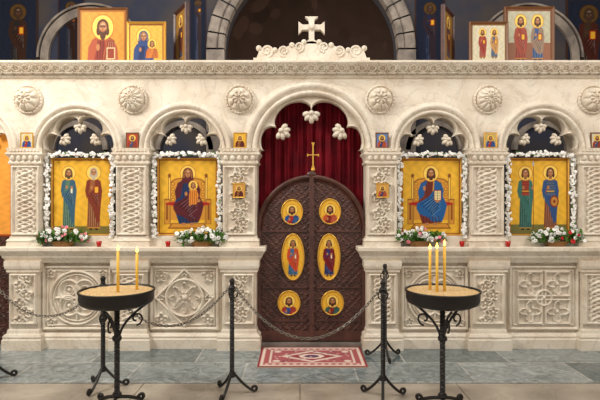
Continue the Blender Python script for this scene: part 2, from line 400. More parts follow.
def panB(U,V,w,h):
    x,y,r,t,H=pan_common(U,V,w,h);R=min(w,h)*.28
    M=lambda a: np.maximum(H,a)
    H=M(ridge(np.abs(np.abs(x)+np.abs(y)-min(w,h)*.43)/1.414,.012)); H=M(ridge(np.abs(r-R),.013))
    H=M(ridge(np.abs(r-.10-.05*np.cos(8*t)),.010)); H=M(ridge(r,.03))
    H=vine(x,y,H,[(sx*w*.33,sy*h*.33,.05) for sx in (-1,1) for sy in (-1,1)]+[(0,h*.33,.02),(0,-h*.33,.02),(w*.33,0,.02),(-w*.33,0,.02)])
    return H*DEP
def panD(U,V,w,h):
    x,y,r,t,H=pan_common(U,V,w,h)
    M=lambda a: np.maximum(H,a)
    s=min(w,h)*.21
    for sx in (-1,1):
        for sy in (-1,1):
            a=x-sx*s;b=y-sy*s;q=np.hypot(a,b);tt=np.arctan2(b,a)
            H=M(ridge(np.abs(np.maximum(np.abs(a),np.abs(b))-s*.86),.010)); H=M(ridge(np.abs(q-.075-.03*np.cos(4*tt)),.011)); H=M(ridge(q,.02))
    H=M(ridge(np.abs(r-.075),.014)*1.1); H=M(ridge(r,.03))
    return H*DEP
def doorcarve(U,V,w,h):
    k=2*pi/.085
    f=np.sin(k*(U-w/2)/1.0)*np.sin(k*V)
    g=np.sin(k*(U-w/2+V)/1.5)*np.sin(k*(U-w/2-V)/1.5)
    H=ridge(np.abs(f-.35),.28)*.8+.5*ridge(np.abs(g),.2)
    H=np.maximum(H,1.6*ridge(np.abs(U-w/2),.022)) 
    return H*.011
def cornicepat(U,V,w,h):
    p=.10; a=(U%p)-p/2
    q=np.hypot(a,(V-h*.45)*.85); H=ridge(np.abs(q-.036),.010)
    H=np.maximum(H,ridge(np.hypot(a,V-h*.45),.016))
    H=np.maximum(H,ridge(np.abs(np.abs(a)-.047-.003*np.sin(V*60)),.006)*(V<h*.8))
    H=np.maximum(H,ridge(np.abs(V-h*.93),.008)); H=np.maximum(H,ridge(np.abs(V-h*.05),.008))
    return H*.034

# ---------------- ICONOSTASIS ----------------
ico=empty('iconostasis')
PIL=[(-102,-67),(10,41),(115,148),(222,257),(366,398),(470,505),(580,613),(690,725)]
BAYS=[(-67,10),(41,115),(148,222),(257,366),(398,470),(505,580),(613,690)]
zs=Z(150); ztop=Z(77); zshelf=Z(247,-.12); zsh0=Z(261,-.12)
wall=MB(); mould=MB(); trac=MB(); blob=MB()
TH=0.24
for bi,(a,b) in enumerate(BAYS):
    cx=(X(a)+X(b))/2; R=(X(b)-X(a))/2; n=48
    V=[];f=[]
    for i in range(n+1):
        t=pi-pi*i/n; x=cx+R*math.cos(t); z=zs+R*math.sin(t)
        V+=[(x,0,z),(x,0,ztop),(x,TH,z),(x,TH,ztop)]
    for i in range(n):
        k=i*4; f+=[(k,k+4,k+5,k+1),(k+2,k+3,k+7,k+6),(k,k+2,k+6,k+4)]
    wall.add(V,f)
    s=1.0 if bi!=3 else 1.35
    m=[(R-.002,.02),(R-.002,-.02),(R+.012*s,-.04),(R+.03*s,-.04),(R+.038*s,-.008),(R+.046*s,-.03),(R+.07*s,-.06),(R+.092*s,-.04),(R+.098*s,-.012),(R+.112*s,-.015),(R+.118*s,.005)]
    mould.arc(cx,zs,m)
    if bi!=3: cusps=[(0,.05),(math.radians(35),.13),(pi/2,.09),(math.radians(145),.13),(pi,.05)]; base=.012; bs=1.28
    else: cusps=[(0,.05),(math.radians(33),.13),(pi/2,.12),(math.radians(147),.13),(pi,.05)]; base=.02; bs=1.7
    n=150; V=[];f=[]
    for i in range(n+1):
        t=pi*i/n
        for k in range(4):
            if t<=cusps[k+1][0]+1e-9: break
        t0,d0=cusps[k];t1,d1=cusps[k+1];q=(t-t0)/(t1-t0)
        dd=d0+(d1-d0)*q; ri=R-base-dd*(1-max(0,math.sin(pi*q))**.42)
        ri=min(ri,R-.012)
        c,s_=math.cos(t),math.sin(t)
        V+=[(cx+(R+.005)*c,.03,zs+(R+.005)*s_),(cx+ri*c,.03,zs+ri*s_),(cx+ri*c,.10,zs+ri*s_),(cx+(R+.005)*c,.10,zs+(R+.005)*s_),(cx+(ri+.012)*c,.012,zs+(ri+.012)*s_)]
    for i in range(n):
        k=i*5; f+=[(k,k+5,k+9,k+4),(k+4,k+9,k+6,k+1),(k+1,k+6,k+7,k+2),(k+2,k+7,k+8,k+3)]
    trac.add(V,f)
    for (t,d) in cusps[1:4]:
        rr=R-base-d-.018*bs
        px,pz=cx+rr*math.cos(t),zs+rr*math.sin(t)
        blob.ell((px,.05,pz),(.018*bs,.036*bs,.018*bs),10,6)
        ux,uz=-math.cos(t),-math.sin(t)
        # lobed leaf: each lobe an elongated ellipsoid aimed outwards from the cusp tip
        for da,L_,W_ in ((-1.45,.030,.017),(-.75,.034,.016),(0,.042,.018),(.75,.034,.016),(1.45,.030,.017)):
            ca,sa=math.cos(da),math.sin(da); dx,dz=ux*ca-uz*sa,ux*sa+uz*ca
            Rm=np.array([[dx,0,-dz],[0,1,0],[dz,0,dx]])
            blob.ell((px+dx*.030*bs,.055,pz+dz*.030*bs),(L_*.8*bs,.024*bs,W_*bs),9,6,rot=Rm)
wall_parts=wall
for (a,b) in PIL: wall.box(X(a),X(b),0,TH,zs-.001,ztop)
wall.build('arcade_wall',STONE,ico)
mould.build('arch_mouldings',STONE,ico,smooth=True)
trac.build('cusped_tracery',STONE,ico)
blob.build('foliate_pendants',STONE,ico,smooth=True)
bo=MB()
for bi,((a,b),px) in enumerate(zip(PIL,[-85,27,132,239.5,380.5,489,594,708])):
    cx,cz=X(px,-.03),Z(99,-.03); nr,na=34,96
    npet=(5,4,6,4,4,6,4,5)[bi]
    V=[];f=[]
    for i in range(nr+1):
        for k in range(na):
            q=i/nr;t=2*pi*k/na;r=.148*q
            hgt=.075*math.sqrt(max(0,1-(q/.82)**2)) if q<.82 else 0
            g=abs(math.cos(npet*t/1.0+(0 if q<.42 else pi/2)))
            hgt+=.026*(g**.7)*(1 if .14<q<.76 else 0)-(.012 if .38<q<.44 else 0)
            if q>.84: hgt=.032*math.sqrt(max(0,1-((q-.92)/.08)**2))*(.8+.2*math.cos(24*t))
            V.append((cx+r*math.cos(t),-.002-max(0,hgt),cz+r*math.sin(t)))
    for i in range(nr):
        for k in range(na):
            a_=i*na+k;b_=i*na+(k+1)%na; f.append((a_,b_,b_+na,a_+na))
    bo.add(V,f)
bo.build('spandrel_rosettes',STONE,ico,smooth=True)
pl=MB(); rel=MB(); cap=MB()
for i,(a,b) in enumerate(PIL):
    x0,x1=X(a,-.05)+.005,X(b,-.05)-.005
    pl.box(x0,x1,-.035,TH,zshelf,zs-.10)
    rel.relief(x0,x1,Z(236,-.05),Z(165,-.05),-.04,leafy if i in (3,4) else braid,.005)
    zc=zs-.15
    cap.rings(x0,x1,-.05,TH,[(0,zc),(.012,zc+.005),(.018,zc+.02),(.01,zc+.035),(.006,zc+.04),(.012,zc+.07),(.03,zc+.095),(.035,zc+.10),(.035,zc+.118),(.02,zc+.122),(.028,zc+.15),(.03,zc+.162),(0,zc+.162)])
    for k in range(5):
        cxk=x0+(k+.5)*(x1-x0)/5
        cap.ell((cxk,-.066,zc+.065),(.024,.022,.03),8,5)
    for k in range(9):
        cxk=x0+(k+.5)*(x1-x0)/9
        cap.ell((cxk,-.076,zc+.135),(.014,.012,.012),7,4)
    zb=zshelf
    cap.rings(x0,x1,-.05,TH,[(.028,zb),(.028,zb+.035),(.02,zb+.04),(.03,zb+.055),(.02,zb+.072),(.008,zb+.078),(.006,zb+.095),(0,zb+.1)])
    pl.box(x0,x1,-.075,TH,.0,zsh0)
    rel.relief(x0+.01,x1-.01,Z(325,-.09),Z(273,-.09),-.08,leafy if i%2 else braid,.005)
    zp=Z(272,-.09)
    cap.rings(x0,x1,-.085,TH,[(0,zp-.01),(.015,zp),(.015,zp+.02),(.025,zp+.035),(.03,zp+.06),(.03,zsh0)])
    cap.rings(x0,x1,-.085,TH,[(.045,0),(.045,.10),(.035,.11),(.04,.13),(.03,.15),(.012,.16),(.008,.19),(0,.2)])
pl.build('pilaster_shafts',STONE,ico)
rel.build('pilaster_carvings',STONE,ico,smooth=True)
cap.build('capitals_and_bases',STONE,ico)
sh=MB(); pan=MB()
for grp in ([1,2],[4,5]):
    xa=X(PIL[grp[0]][0],-.05); xb=X(PIL[grp[-1]+1][1],-.05)
    sh.rings(xa,xb,-.05,TH,[(.0,zsh0-.03),(.02,zsh0-.02),(.03,zsh0),(.05,zsh0+.03),(.055,zsh0+.05),(.06,zsh0+.055),(.085,zsh0+.09),(.09,zsh0+.10),(.09,zshelf-.008),(.084,zshelf),(0,zshelf)])
for bi,fn in ((1,panA),(2,panB),(4,panA),(5,panD)):
    a,b=BAYS[bi]; x0,x1=X(a),X(b)
    sh.box(x0-.02,x1+.02,.0,TH,0,zsh0)
    pan.relief(x0+.02,x1-.02,.17,zsh0-.05,-.005,fn,.0055)
    sh.rings(x0-.02,x1+.02,-.03,.02,[(.03,0),(.03,.09),(.02,.10),(.025,.12),(.01,.135),(0,.15)])
    sh.box(x0+.01,x1-.01,.02,TH-.02,zshelf,zshelf+.10)
sh.build('shelf_and_plinth',STONE,ico)
pan.build('carved_lower_panels',STONE,ico,smooth=True)
co=MB(); cr=MB(); xl,xr=X(-104),X(727)
zt=Z(60,-.14)
co.rings(xl,xr,-.0,TH,[(0,ztop-.02),(.02,ztop-.01),(.03,ztop+.005),(.03,ztop+.02),(.045,ztop+.03),(.05,zt-.03),(.13,zt-.028),(.14,zt-.02),(.14,zt-.004),(.135,zt),(0,zt)])
co.build('cornice_slab',STONE,ico)
w=xr-xl; nx=1500; nz=26; u=np.linspace(0,w,nx); v=np.linspace(0,.16,nz); U,V=np.meshgrid(u,v); H=cornicepat(U,V,w,.16)
q=V/.16; Y=-.040-.070*q-H; Zz=ztop+.015+(zt-.028-ztop-.015)*q+H*.3
cr.grid(np.stack([U+xl,Y,Zz],-1)); cr.build('cornice_carving',STONE,ico,smooth=True)
ce=MB(); y0,y1=-.03,.05
half=[(257,60),(257,56),(260,48),(266,45.5),(273,48),(279,50),(284,46.5),(291,44),(297,46),(301,42),(306,41)]
full=half+[(311.5,40)]+[(623-p[0],p[1]) for p in reversed(half)]
ce.extrude([(X(p[0]),Z(p[1])-.02 if p[1]<59 else zt) for p in full],y0,y1)
ce.box(X(254),X(369),-.06,.08,zt,zt+.045)
def spiral(cx,cz,r,turn=1.6,sg=1,st=0,y=-.03,rr=.013):
    P=[]
    for i in range(40):
        q=i/39; a=st+sg*q*turn*2*pi; rad=r*(1-.85*q); P.append((X(cx)+rad*math.cos(a),y,Z(cz)+rad*math.sin(a)))
    ce.tube(P,np.linspace(rr,rr*.6,40),7)
for sx in (1,-1):
    def mx(p): return p if sx==1 else 623-p
    spiral(mx(267),52,.065,sg=sx,st=-pi/2); spiral(mx(284),52,.055,sg=-sx,st=-pi/2); spiral(mx(299),48,.05,sg=sx,st=-pi/2)
    for k,(px,py) in enumerate([(259,47),(275,49),(292,44),(304,41)]): ce.ell((X(mx(px)),-.02,Z(py)-.02),(.03,.03,.03),9,6)
def cross(mb,cx,cz,h,w,t,y0,y1):
    f=t*1.9
    P=[(-f/1.3,-h*.5),(f/1.3,-h*.5),(t/2,-h*.35),(t/2,h*.02),(w*.35,h*.02-.0),(w*.5,-f*.35+h*.0),(w*.5,f*.35+t*.9),(w*.35,t),(t/2,t),(t/2,h*.38),(f/1.6,h*.5),(-f/1.6,h*.5),(-t/2,h*.38),(-t/2,t),(-w*.35,t),(-w*.5,f*.35+t*.9),(-w*.5,-f*.35),(-w*.35,h*.02),(-t/2,h*.02),(-t/2,-h*.35)]
    mb.extrude([(cx+p[0],cz+p[1]) for p in P],y0,y1)
cross(ce,X(311.5),Z(31),.27,.26,.055,-.03,.03)
ce.ell((X(311.5),-.03,Z(31)+.03),(.035,.03,.035),12,6)
ce.build('crest_with_cross',STONE,ico)

# ---------------- royal doors, curtain ----------------
dr=empty('royal_doors')
yd=.06; cxd=(X(257,yd)+X(366,yd))/2; Rd=.553; zc=Z(230,yd); zb=.05
nx,nz=150,250
xs=np.linspace(cxd-Rd,cxd+Rd,nx); zz=np.linspace(zb,zc+Rd,nz); U,V=np.meshgrid(xs,zz)
H=doorcarve(U-xs[0],V-zb,2*Rd,zz[-1]-zb)
inside=(V<zc)|(np.hypot(U-cxd,V-zc)<Rd-.004)
m=inside[:-1,:-1]&inside[1:,1:]&inside[:-1,1:]&inside[1:,:-1]
d=MB(); d.grid(np.stack([U,yd-H,V],-1),mask=m); d.build('carved_leaves',WOOD,dr,smooth=True)
d=MB(); n=40
outl=[(cxd+Rd,zb)]+[(cxd+(Rd-.005)*math.cos(pi*i/n),zc+(Rd-.005)*math.sin(pi*i/n)) for i in range(n+1)]+[(cxd-Rd,zb)]
d.extrude(outl,yd+.003,yd+.04)
d.arc(cxd,zc,[(Rd+.004,yd+.03),(Rd+.004,yd-.02),(Rd-.015,yd-.035),(Rd-.035,yd-.025),(Rd-.045,yd-.004),(Rd-.055,yd-.015),(Rd-.07,yd)],0,pi,64)
for sx in (-1,1):
    xe=cxd+sx*Rd
    d.box(min(xe,xe-sx*.045),max(xe,xe-sx*.045),yd-.025,yd+.03,zb,zc)
d.box(cxd-.022,cxd+.022,yd-.035,yd,zb,zc+Rd-.02)
d.box(cxd-Rd,cxd+Rd,yd-.025,yd+.03,zb,zb+.10)
for zz_ in (Z(231,yd),Z(287,yd),Z(320,yd)): 
    for sx in (-1,1): d.box(min(cxd+sx*.05,cxd+sx*.5),max(cxd+sx*.05,cxd+sx*.5),yd-.018,yd,zz_-.010,zz_+.010)
d.ell((cxd,yd-.01,zc+Rd+.01),(.05,.03,.035),12,6)
d.build('door_frames',WOOD,dr)
g=MB()
cxk=X(313,yd)
cross(g,cxk,Z(156,yd),.27,.12,.014,yd-.02,yd+.0)
g.ell((cxk,yd-.01,Z(170,yd)),(.022,.02,.016),10,6)
g.build('gilded_cross',GOLD,dr)
pm=MB(); fr=MB()
meds=[(292,212,10,12,'b',(0.70,0.14,0.11),(0.12,0.30,0.52)),(330,211.5,10,12,'b',(0.50,0.10,0.09),(0.74,0.30,0.16)),
 (293,257,10.5,22.5,'s',(0.20,0.40,0.56),(0.76,0.27,0.14)),(329,257,10.5,22.5,'s',(0.14,0.18,0.40),(0.45,0.08,0.11)),
 (289,303,10.5,11.5,'b',(0.16,0.32,0.58),(0.64,0.17,0.13)),(332.5,303,10.5,11.5,'b',(0.55,0.14,0.11),(0.16,0.36,0.32))]
for (px,py,rx,rz,k,ca,cb) in meds:
    if k=='b':
        cv=Cv(60,int(60*rz/rx),GB); bust(cv,.5,.42*rz/rx,.145,ca,cb,beard=1)
    else:
        cv=Cv(60,int(60*rz/rx),GB); saint(cv,.5,.42,.125,cv.asp-.18,ca,cb,item='scroll',beard=0)
    s=(D0+yd-.02)/F
    rx*=s;rz*=s;cx,cz=X(px,yd-.02),Z(py,yd-.02)
    oval_paint(pm,cv,cx,cz,rx,rz,yd-.02)
    fr.tube([(cx+rx*1.04*math.cos(2*pi*i/48),yd-.02,cz+(rz+.04*rx)*math.sin(2*pi*i/48)) for i in range(48)],.008,7,closed=True)
pm.build('medallion_paintings',PAINT,dr); fr.build('medallion_frames',GOLD,dr,smooth=True)
cu=MB(); nx,nz=220,14
xs=np.linspace(X(250,.2),X(374,.2),nx);zz=np.linspace(.06,Z(90,.2),nz);U,V=np.meshgrid(xs,zz)
Y=.20+.022*np.sin(U*58+.6*np.sin(V*2))+.012*np.sin(U*131+1)
cu.grid(np.stack([U,Y,V],-1)); co_=cu.build('sanctuary_curtain',VELVET,None,smooth=True)
rl=MB(); rl.tube([(X(248,.2),.2,Z(91,.2)),(X(376,.2),.2,Z(91,.2))],.012,8); rl.build('curtain_rail',GOLD,co_)

for nm,(a,b) in (('deacon_door',BAYS[0]),('deacon_door',BAYS[6])):
    e=empty(nm); x0,x1=X(a,.1)-.02,X(b,.1)+.04
    cv=Cv(60,150,(0.95,0.64,0.26)); border(cv,.05,(0.65,0.28,0.10)); saint(cv,.5,.6,.12,2.2,(0.85,0.35,0.12),(0.9,0.75,0.4),item='scroll',beard=0)
    p=MB(); paint_grid(p,cv,x0,x1,.1,1.1,Z(118,.1)); p.build('painted_panel',PAINT,e)
    p=MB(); p.box(x0,x1,.104,.15,0.0,Z(114,.1)); p.relief(x0,x1,.03,1.1,.1,doorcarve,.01); p.build('door_leaf',WOOD,e)

# ---------------- main icons ----------------
BR=(0.64,0.40,0.14)
def cvA():
    c=Cv(130,158,GB); border(c,.03,BR); c.rect(.03,1.08,.97,1.2,(0.46,0.42,0.20))
    saint(c,.28,.23,.056,1.12,(0.32,0.46,0.38),(0.22,0.36,0.44),(0.35,0.25,0.15),1,'scroll')
    saint(c,.70,.22,.060,1.12,(0.58,0.34,0.18),(0.48,0.20,0.12),(0.72,0.67,0.58),2,'book'); return c
def cvB():
    c=Cv(130,158,GB); border(c,.03,BR); throne(c,.5)
    seated(c,.5,(0.12,0.20,0.36),(0.34,0.11,0.14),veil=(0.34,0.11,0.14),child=True); return c
def cvC():
    c=Cv(130,158,GB); border(c,.03,BR); throne(c,.5)
    seated(c,.5,(0.44,0.17,0.13),(0.12,0.34,0.56),beard=1); return c
def cvD():
    c=Cv(130,158,GB); border(c,.03,BR); c.rect(.03,1.05,.97,1.2,(0.44,0.42,0.22))
    saint(c,.28,.23,.058,1.12,(0.18,0.38,0.34),(0.22,0.42,0.38),(0.35,0.2,0.1),0,'spear',armor=(0.60,0.22,0.15))
    saint(c,.70,.22,.060,1.12,(0.54,0.30,0.18),(0.18,0.30,0.48),(0.25,0.15,0.08),0,'shield',armor=(0.30,0.36,0.46)); return c
yi=.05
bayc=[]
for bi,fn in ((1,cvA),(2,cvB),(4,cvC),(5,cvD)):
    a,b=BAYS[bi]; cx=(X(a)+X(b))/2; off=.012 if cx<0 else -.012; cx+=off*1.5; bayc.append(cx)
    framed_icon('icon_painting',fn(),cx-.308,cx+.308,zshelf+.10,Z(158,yi),yi,fw=.014,fd=.03,fm=GOLD)
def flower(mb,c,r,npet=5):
    ax=rng.rand()*pi
    tilt=rotm('X',rng.uniform(-.6,.6))@rotm('Z',rng.uniform(-.6,.6))
    for k in range(npet):
        a=ax+2*pi*k/npet
        p=tilt@np.array([math.cos(a)*r*.55,-.2*r,math.sin(a)*r*.55])
        mb.ell(np.array(c)+p,(r*.5,r*.25,r*.5),6,3,rot=tilt)
def leaf(mb,c,d,L,w):
    d=np.array(d,float);d/=np.linalg.norm(d); s=np.cross(d,[0,0.3,1.]);s/=np.linalg.norm(s)+1e-9; c=np.array(c)
    up=np.array([0,0,1.])
    P=[c,c+d*L*.35+s*w,c+d*L*.35-s*w,c+d*L*.7+s*w*.7-up*L*.05,c+d*L*.7-s*w*.7-up*L*.05,c+d*L-up*L*.18,c+d*L*.35-up*w*.3,c+d*L*.7-up*(L*.05+w*.3)]
    mb.add(P,[(0,6,1),(0,2,6),(1,6,7,3),(6,2,4,7),(3,7,5),(7,4,5)])
for cx in bayc:
    e=empty('flower_garland'); fl=MB(); lf=MB()
    L=[]
    x0,x1,z0,z1=cx-.325,cx+.325,zshelf+.08,Z(156,yi)
    for z in np.arange(z0,z1,.0085): L+=[(x0,z),(x1,z)]
    for x in np.arange(x0,x1,.010): L.append((x,z1+.018*math.sin((x-x0)/(x1-x0)*pi)))
    for (x,z) in L:
        c=(x+rng.normal(0,.012),yi-.05+rng.normal(0,.010),z+rng.normal(0,.011))
        flower(fl,c,rng.uniform(.012,.021))
        if rng.rand()<.2: a=rng.rand()*2*pi; leaf(lf,c,(math.cos(a),-.2,math.sin(a)),.038,.009)
    yq=yi-.035
    lf.tube([(x0,yq,z0-.0),(x0,yq,z1),(x0+.03,yq,z1+.01),(x1-.03,yq,z1+.01),(x1,yq,z1),(x1,yq,z0-.0)],.006,5)
    fl.build('blossoms',PETAL,e,smooth=True); lf.build('greenery',LEAF,e)
for (px,ac) in ((63,PINK),(202,None),(419,PINK),(556,RED)):
    e=empty('flower_arrangement'); y=-.045; cx=X(px,y)
    bk=MB(); bk.lathe([(0.001,0),(.05,0),(.068,.05),(.073,.055),(.065,.05),(.001,.045)],(0,0,0),24); bo_=bk.build('basket',BASKET,e); bo_.location=(cx,y,zshelf); bo_.scale=(1.8,.9,1)
    lf=MB(); 
    for i in range(420):
        a=rng.rand()*2*pi; el=rng.uniform(-.2,1.3)
        st=(cx+rng.uniform(-.23,.23),y+rng.uniform(-.05,.04),zshelf+.035+rng.uniform(0,.08))
        leaf(lf,st,(math.cos(a)*math.cos(el)*1.3,math.sin(a)*math.cos(el)*.35,math.sin(el)),rng.uniform(.05,.10),rng.uniform(.008,.015))
    lf.build('foliage',LEAF,e)
    w_=MB(); r2=MB()
    for i in range(70):
        dx=rng.uniform(-.25,.25)
        c=(cx+dx,y+rng.uniform(-.07,.03),zshelf+.05+rng.uniform(0,.15)*(1-.5*abs(dx)/.25))
        flower(w_ if rng.rand()<.75 else r2,c,rng.uniform(.015,.025),6)
    w_.build('white_blossoms',PETAL,e,smooth=True); r2.build('coloured_blossoms',ac or PETAL,e,smooth=True)
for px in (99,168,508,462):
    e=MB(); y=-.09; e.lathe([(0.001,0),(.018,0),(.024,.03),(.026,.055),(.022,.055),(.02,.02),(.001,.018)],(X(px,y),y,zshelf),16); e.build('votive_cup',GLASS,None,smooth=True)

cols=[((0.66,0.14,0.1),(0.15,0.27,0.52)),((0.17,0.32,0.48),(0.56,0.18,0.12)),((0.56,0.36,0.15),(0.35,0.1,0.09)),((0.14,0.22,0.44),(0.7,0.28,0.15))]
def small(k,bg=GB):
    c=Cv(26,32,bg); bust(c,.5,.42,.14,cols[k%4][0],cols[k%4][1],beard=k%2); return c
zcap=zs-.15+.162
for k,(px,bg) in enumerate(((27,(0.82,0.78,0.66)),(132.5,(0.66,0.25,0.16)),(240,GB),(382,(0.35,0.48,0.68)),(490.5,(0.76,0.66,0.4)),(597,(0.82,0.78,0.66)))):
    y=-.055; cx=X(px,y); framed_icon('small_icon',small(k,bg),cx-.065,cx+.065,zcap,zcap+.155,y,fw=.012,fd=.016,fm=WOOD2 if k%2 else GOLD)
for k,px in enumerate((239,382.5)):
    y=-.085; cx=X(px,y); framed_icon('small_icon',small(k+2,(0.82,0.6,0.32)),cx-.062,cx+.062,Z(198,y),Z(183,y),y,fw=.014,fd=.016,fm=GOLD)

def bigsaint():
    c=Cv(100,102,(0.80,0.56,0.20)); border(c,.05,BR); bust(c,.5,.33,.115,(0.52,0.17,0.10),(0.64,0.30,0.17),beard=2,hair=(0.32,0.17,0.08)); c.rect(.58,.70,.76,.92,(0.82,0.74,0.56)); c.rect(.60,.72,.74,.90,(0.55,0.22,0.12)); return c
def madonna():
    c=Cv(80,76,(0.86,0.66,0.27)); border(c,.05,(0.50,0.28,0.12)); bust(c,.42,.32,.10,(0.14,0.20,0.38),(0.19,0.27,0.46),veil=(0.19,0.27,0.46),beard=0); bust(c,.66,.5,.062,(0.84,0.5,0.22),(0.74,0.4,0.17),beard=0,bot=.85); return c
def darkicon():
    c=Cv(50,76,(0.55,0.40,0.18)); border(c,.07,(0.25,0.12,0.06)); saint(c,.5,.32,.085,1.35,(0.25,0.25,0.33),(0.36,0.15,0.1)); return c
def pale():
    c=Cv(80,76,(0.80,0.76,0.64)); border(c,.05,(0.5,0.35,0.17)); saint(c,.33,.22,.05,.84,(0.62,0.28,0.2),(0.58,0.2,0.14)); saint(c,.66,.22,.05,.84,(0.27,0.35,0.46),(0.74,0.54,0.3)); return c
def two():
    c=Cv(100,102,(0.70,0.68,0.58)); border(c,.05,(0.45,0.27,0.14)); c.rect(.05,.62,.95,.95,(0.55,0.36,0.26)); saint(c,.32,.23,.062,.92,(0.58,0.22,0.16),(0.62,0.28,0.2)); saint(c,.68,.23,.062,.92,(0.22,0.32,0.50),(0.56,0.46,0.38)); return c
def topicon(cv,a,b,top,y,fm,yaw=0,name='cornice_icon'):
    return framed_icon(name,cv,X(a,y),X(b,y),zt,Z(top,y),y,fw=.024,fd=.035,fm=fm,yaw=yaw)
topicon(bigsaint(),78,128,8,.10,WOOD2); topicon(madonna(),127,166,22,.0,GOLD)
topicon(darkicon(),163,199,8,.10,WOOD,yaw=math.radians(-58))
topicon(darkicon(),430,466,10,.10,WOOD,yaw=math.radians(58)); topicon(pale(),469,508,22,.0,WOOD2); topicon(two(),504,554,7,.10,WOOD2)

# ---------------- room ----------------
def floormat():
    m=bpy.data.materials.new('grey_marble_slabs'); m.use_nodes=True; nt=m.node_tree; b=nt.nodes['Principled BSDF']
    tc=nt.nodes.new('ShaderNodeTexCoord'); br=nt.nodes.new('ShaderNodeTexBrick')
    br.inputs['Scale'].default_value=1; br.inputs['Brick Width'].default_value=.95; br.inputs['Row Height'].default_value=.48; br.inputs['Mortar Size'].default_value=.007
    br.inputs['Color1'].default_value=list(s2l((0.40,0.45,0.46)))+[1]; br.inputs['Color2'].default_value=list(s2l((0.62,0.65,0.65)))+[1]; br.inputs['Mortar'].default_value=list(s2l((0.72,0.72,0.70)))+[1]
    n=nt.nodes.new('ShaderNodeTexNoise'); n.inputs['Scale'].default_value=6; n.inputs['Detail'].default_value=10; n.inputs['Distortion'].default_value=2.2; n.inputs['Roughness'].default_value=.7
    r=nt.nodes.new('ShaderNodeValToRGB'); r.color_ramp.elements[0].position=.35; r.color_ramp.elements[1].position=.68; r.color_ramp.elements[0].color=(.42,.45,.46,1); r.color_ramp.elements[1].color=(1.25,1.25,1.25,1)
    mx=nt.nodes.new('ShaderNodeMixRGB'); mx.blend_type='MULTIPLY'; mx.inputs['Fac'].default_value=1
    L=nt.links.new; L(tc.outputs['Object'],br.inputs['Vector']); L(tc.outputs['Object'],n.inputs['Vector']); L(n.outputs['Fac'],r.inputs['Fac']); L(br.outputs['Color'],mx.inputs['Color1']); L(r.outputs['Color'],mx.inputs['Color2']); L(mx.outputs['Color'],b.inputs['Base Color'])
    b.inputs['Roughness'].default_value=.17
    return m
MARB=floormat()
PAVE=mat('beige_paving',(0.72,0.68,0.62),0.3,col2=(0.60,0.56,0.51),nscale=3,bump=.1,veins=.6)
ye=fy(383)
fl=MB(); fl.box(-5,5,-8,4.6,-.1,-.012); fo=fl.build('floor',PAVE)
f2=MB(); f2.box(-5,5,ye,4.5,-.011,0.0); f2.build('marble_slabs',MARB,fo)
f3=MB(); 
for i in range(8):
    x0=-5+i*1.25; 
    for j in range(9):
        y1_=ye-.012-j*.78; f3.box(x0+.004+(j%2)*.5,x0+1.246+(j%2)*.5,max(-8,y1_-.772),y1_,-.011,0.0)
f3.build('front_paving',PAVE,fo)
th=MB(); th.box(X(258),X(365),-.03,.22,0,.04); th.build('door_threshold',THRESH,ico)
cv=Cv(150,84,(0.88,0.80,0.75)); R1=(0.56,0.20,0.22); 
border(cv,.022,R1,.02,(0.87,0.80,0.74))
cv.rect(.05,.05,.95,.51,(0.66,0.36,0.36)); cv.rect(.10,.09,.90,.47,(0.85,0.77,0.72)); cv.rect(.12,.11,.88,.45,(0.66,0.37,0.38))
for i in range(14): cv.ell(.085+i*.064,.07,.018,.012,(0.90,0.83,0.75)); cv.ell(.085+i*.064,.49,.018,.012,(0.90,0.83,0.75))
cv.poly([(.2,.28),(.5,.12),(.8,.28),(.5,.44)],(0.86,0.78,0.73)); cv.poly([(.27,.28),(.5,.16),(.73,.28),(.5,.40)],(0.60,0.26,0.28)); cv.ell(.5,.28,.12,.07,(0.88,0.80,0.75)); cv.ell(.5,.28,.07,.04,(0.40,0.26,0.36))
for k in range(60):
    a=rng.uniform(.14,.86);b_=rng.uniform(.13,.43); cv.ell(a,b_,.012,.008,(0.88,0.80,0.74) if k%2 else (0.42,0.25,0.32))
for sx in (.17,.83):
    for sy in (.15,.41): cv.ell(sx,sy,.035,.025,(0.88,0.8,0.74))
C=cv.out()[::-1]; h,w,_=C.shape
rx0,rx1=X(257,fy(368)),X(368,fy(368)); u=np.linspace(rx0,rx1,w);v=np.linspace(fy(368),-.04,h);U,V=np.meshgrid(u,v)
rg=MB(); rg.grid(np.stack([U,V,.012+0*U],-1),cols=C); ro=rg.build('oriental_rug',CARPET)
rb=MB(); rb.box(rx0,rx1,fy(368),-.04,0.0005,.0115)
rb.build('rug_backing',mat('rug_edge',(0.7,0.6,0.52),.9),ro)

yb=2.0; s=(D0+yb)/F; ax=X(311,yb); az=Z(50,yb); Ri=87*s; Ro=104*s; ztopw=6.0
bw=MB(); 
bw.box(-5,ax-Ri,yb,yb+.3,0,ztopw); bw.box(ax+Ri,5,yb,yb+.3,0,ztopw)
V=[];f=[];n=40
for i in range(n+1):
    t=pi-pi*i/n;x=ax+Ri*math.cos(t);z=az+Ri*math.sin(t); V+=[(x,yb,z),(x,yb,ztopw),(x,yb+.3,z)]
for i in range(n): k=i*3; f+=[(k,k+3,k+4,k+1),(k,k+2,k+5,k+3)]
bw.add(V,f); wb=bw.build('wall_back',DARKBLUE)
ar=MB(); nv=19
for i in range(nv):
    a0=pi*i/nv+.008;a1=pi*(i+1)/nv-.008
    ar.arc(ax,az,[(Ri-.01,yb+.1),(Ri-.01,yb-.05),(Ri+.02,yb-.07),(Ri+.07,yb-.07),(Ri+.08,yb-.04),(Ri+.1,yb-.07),(Ro-.02,yb-.07),(Ro,yb-.05),(Ro,yb)],a0,a1,6)
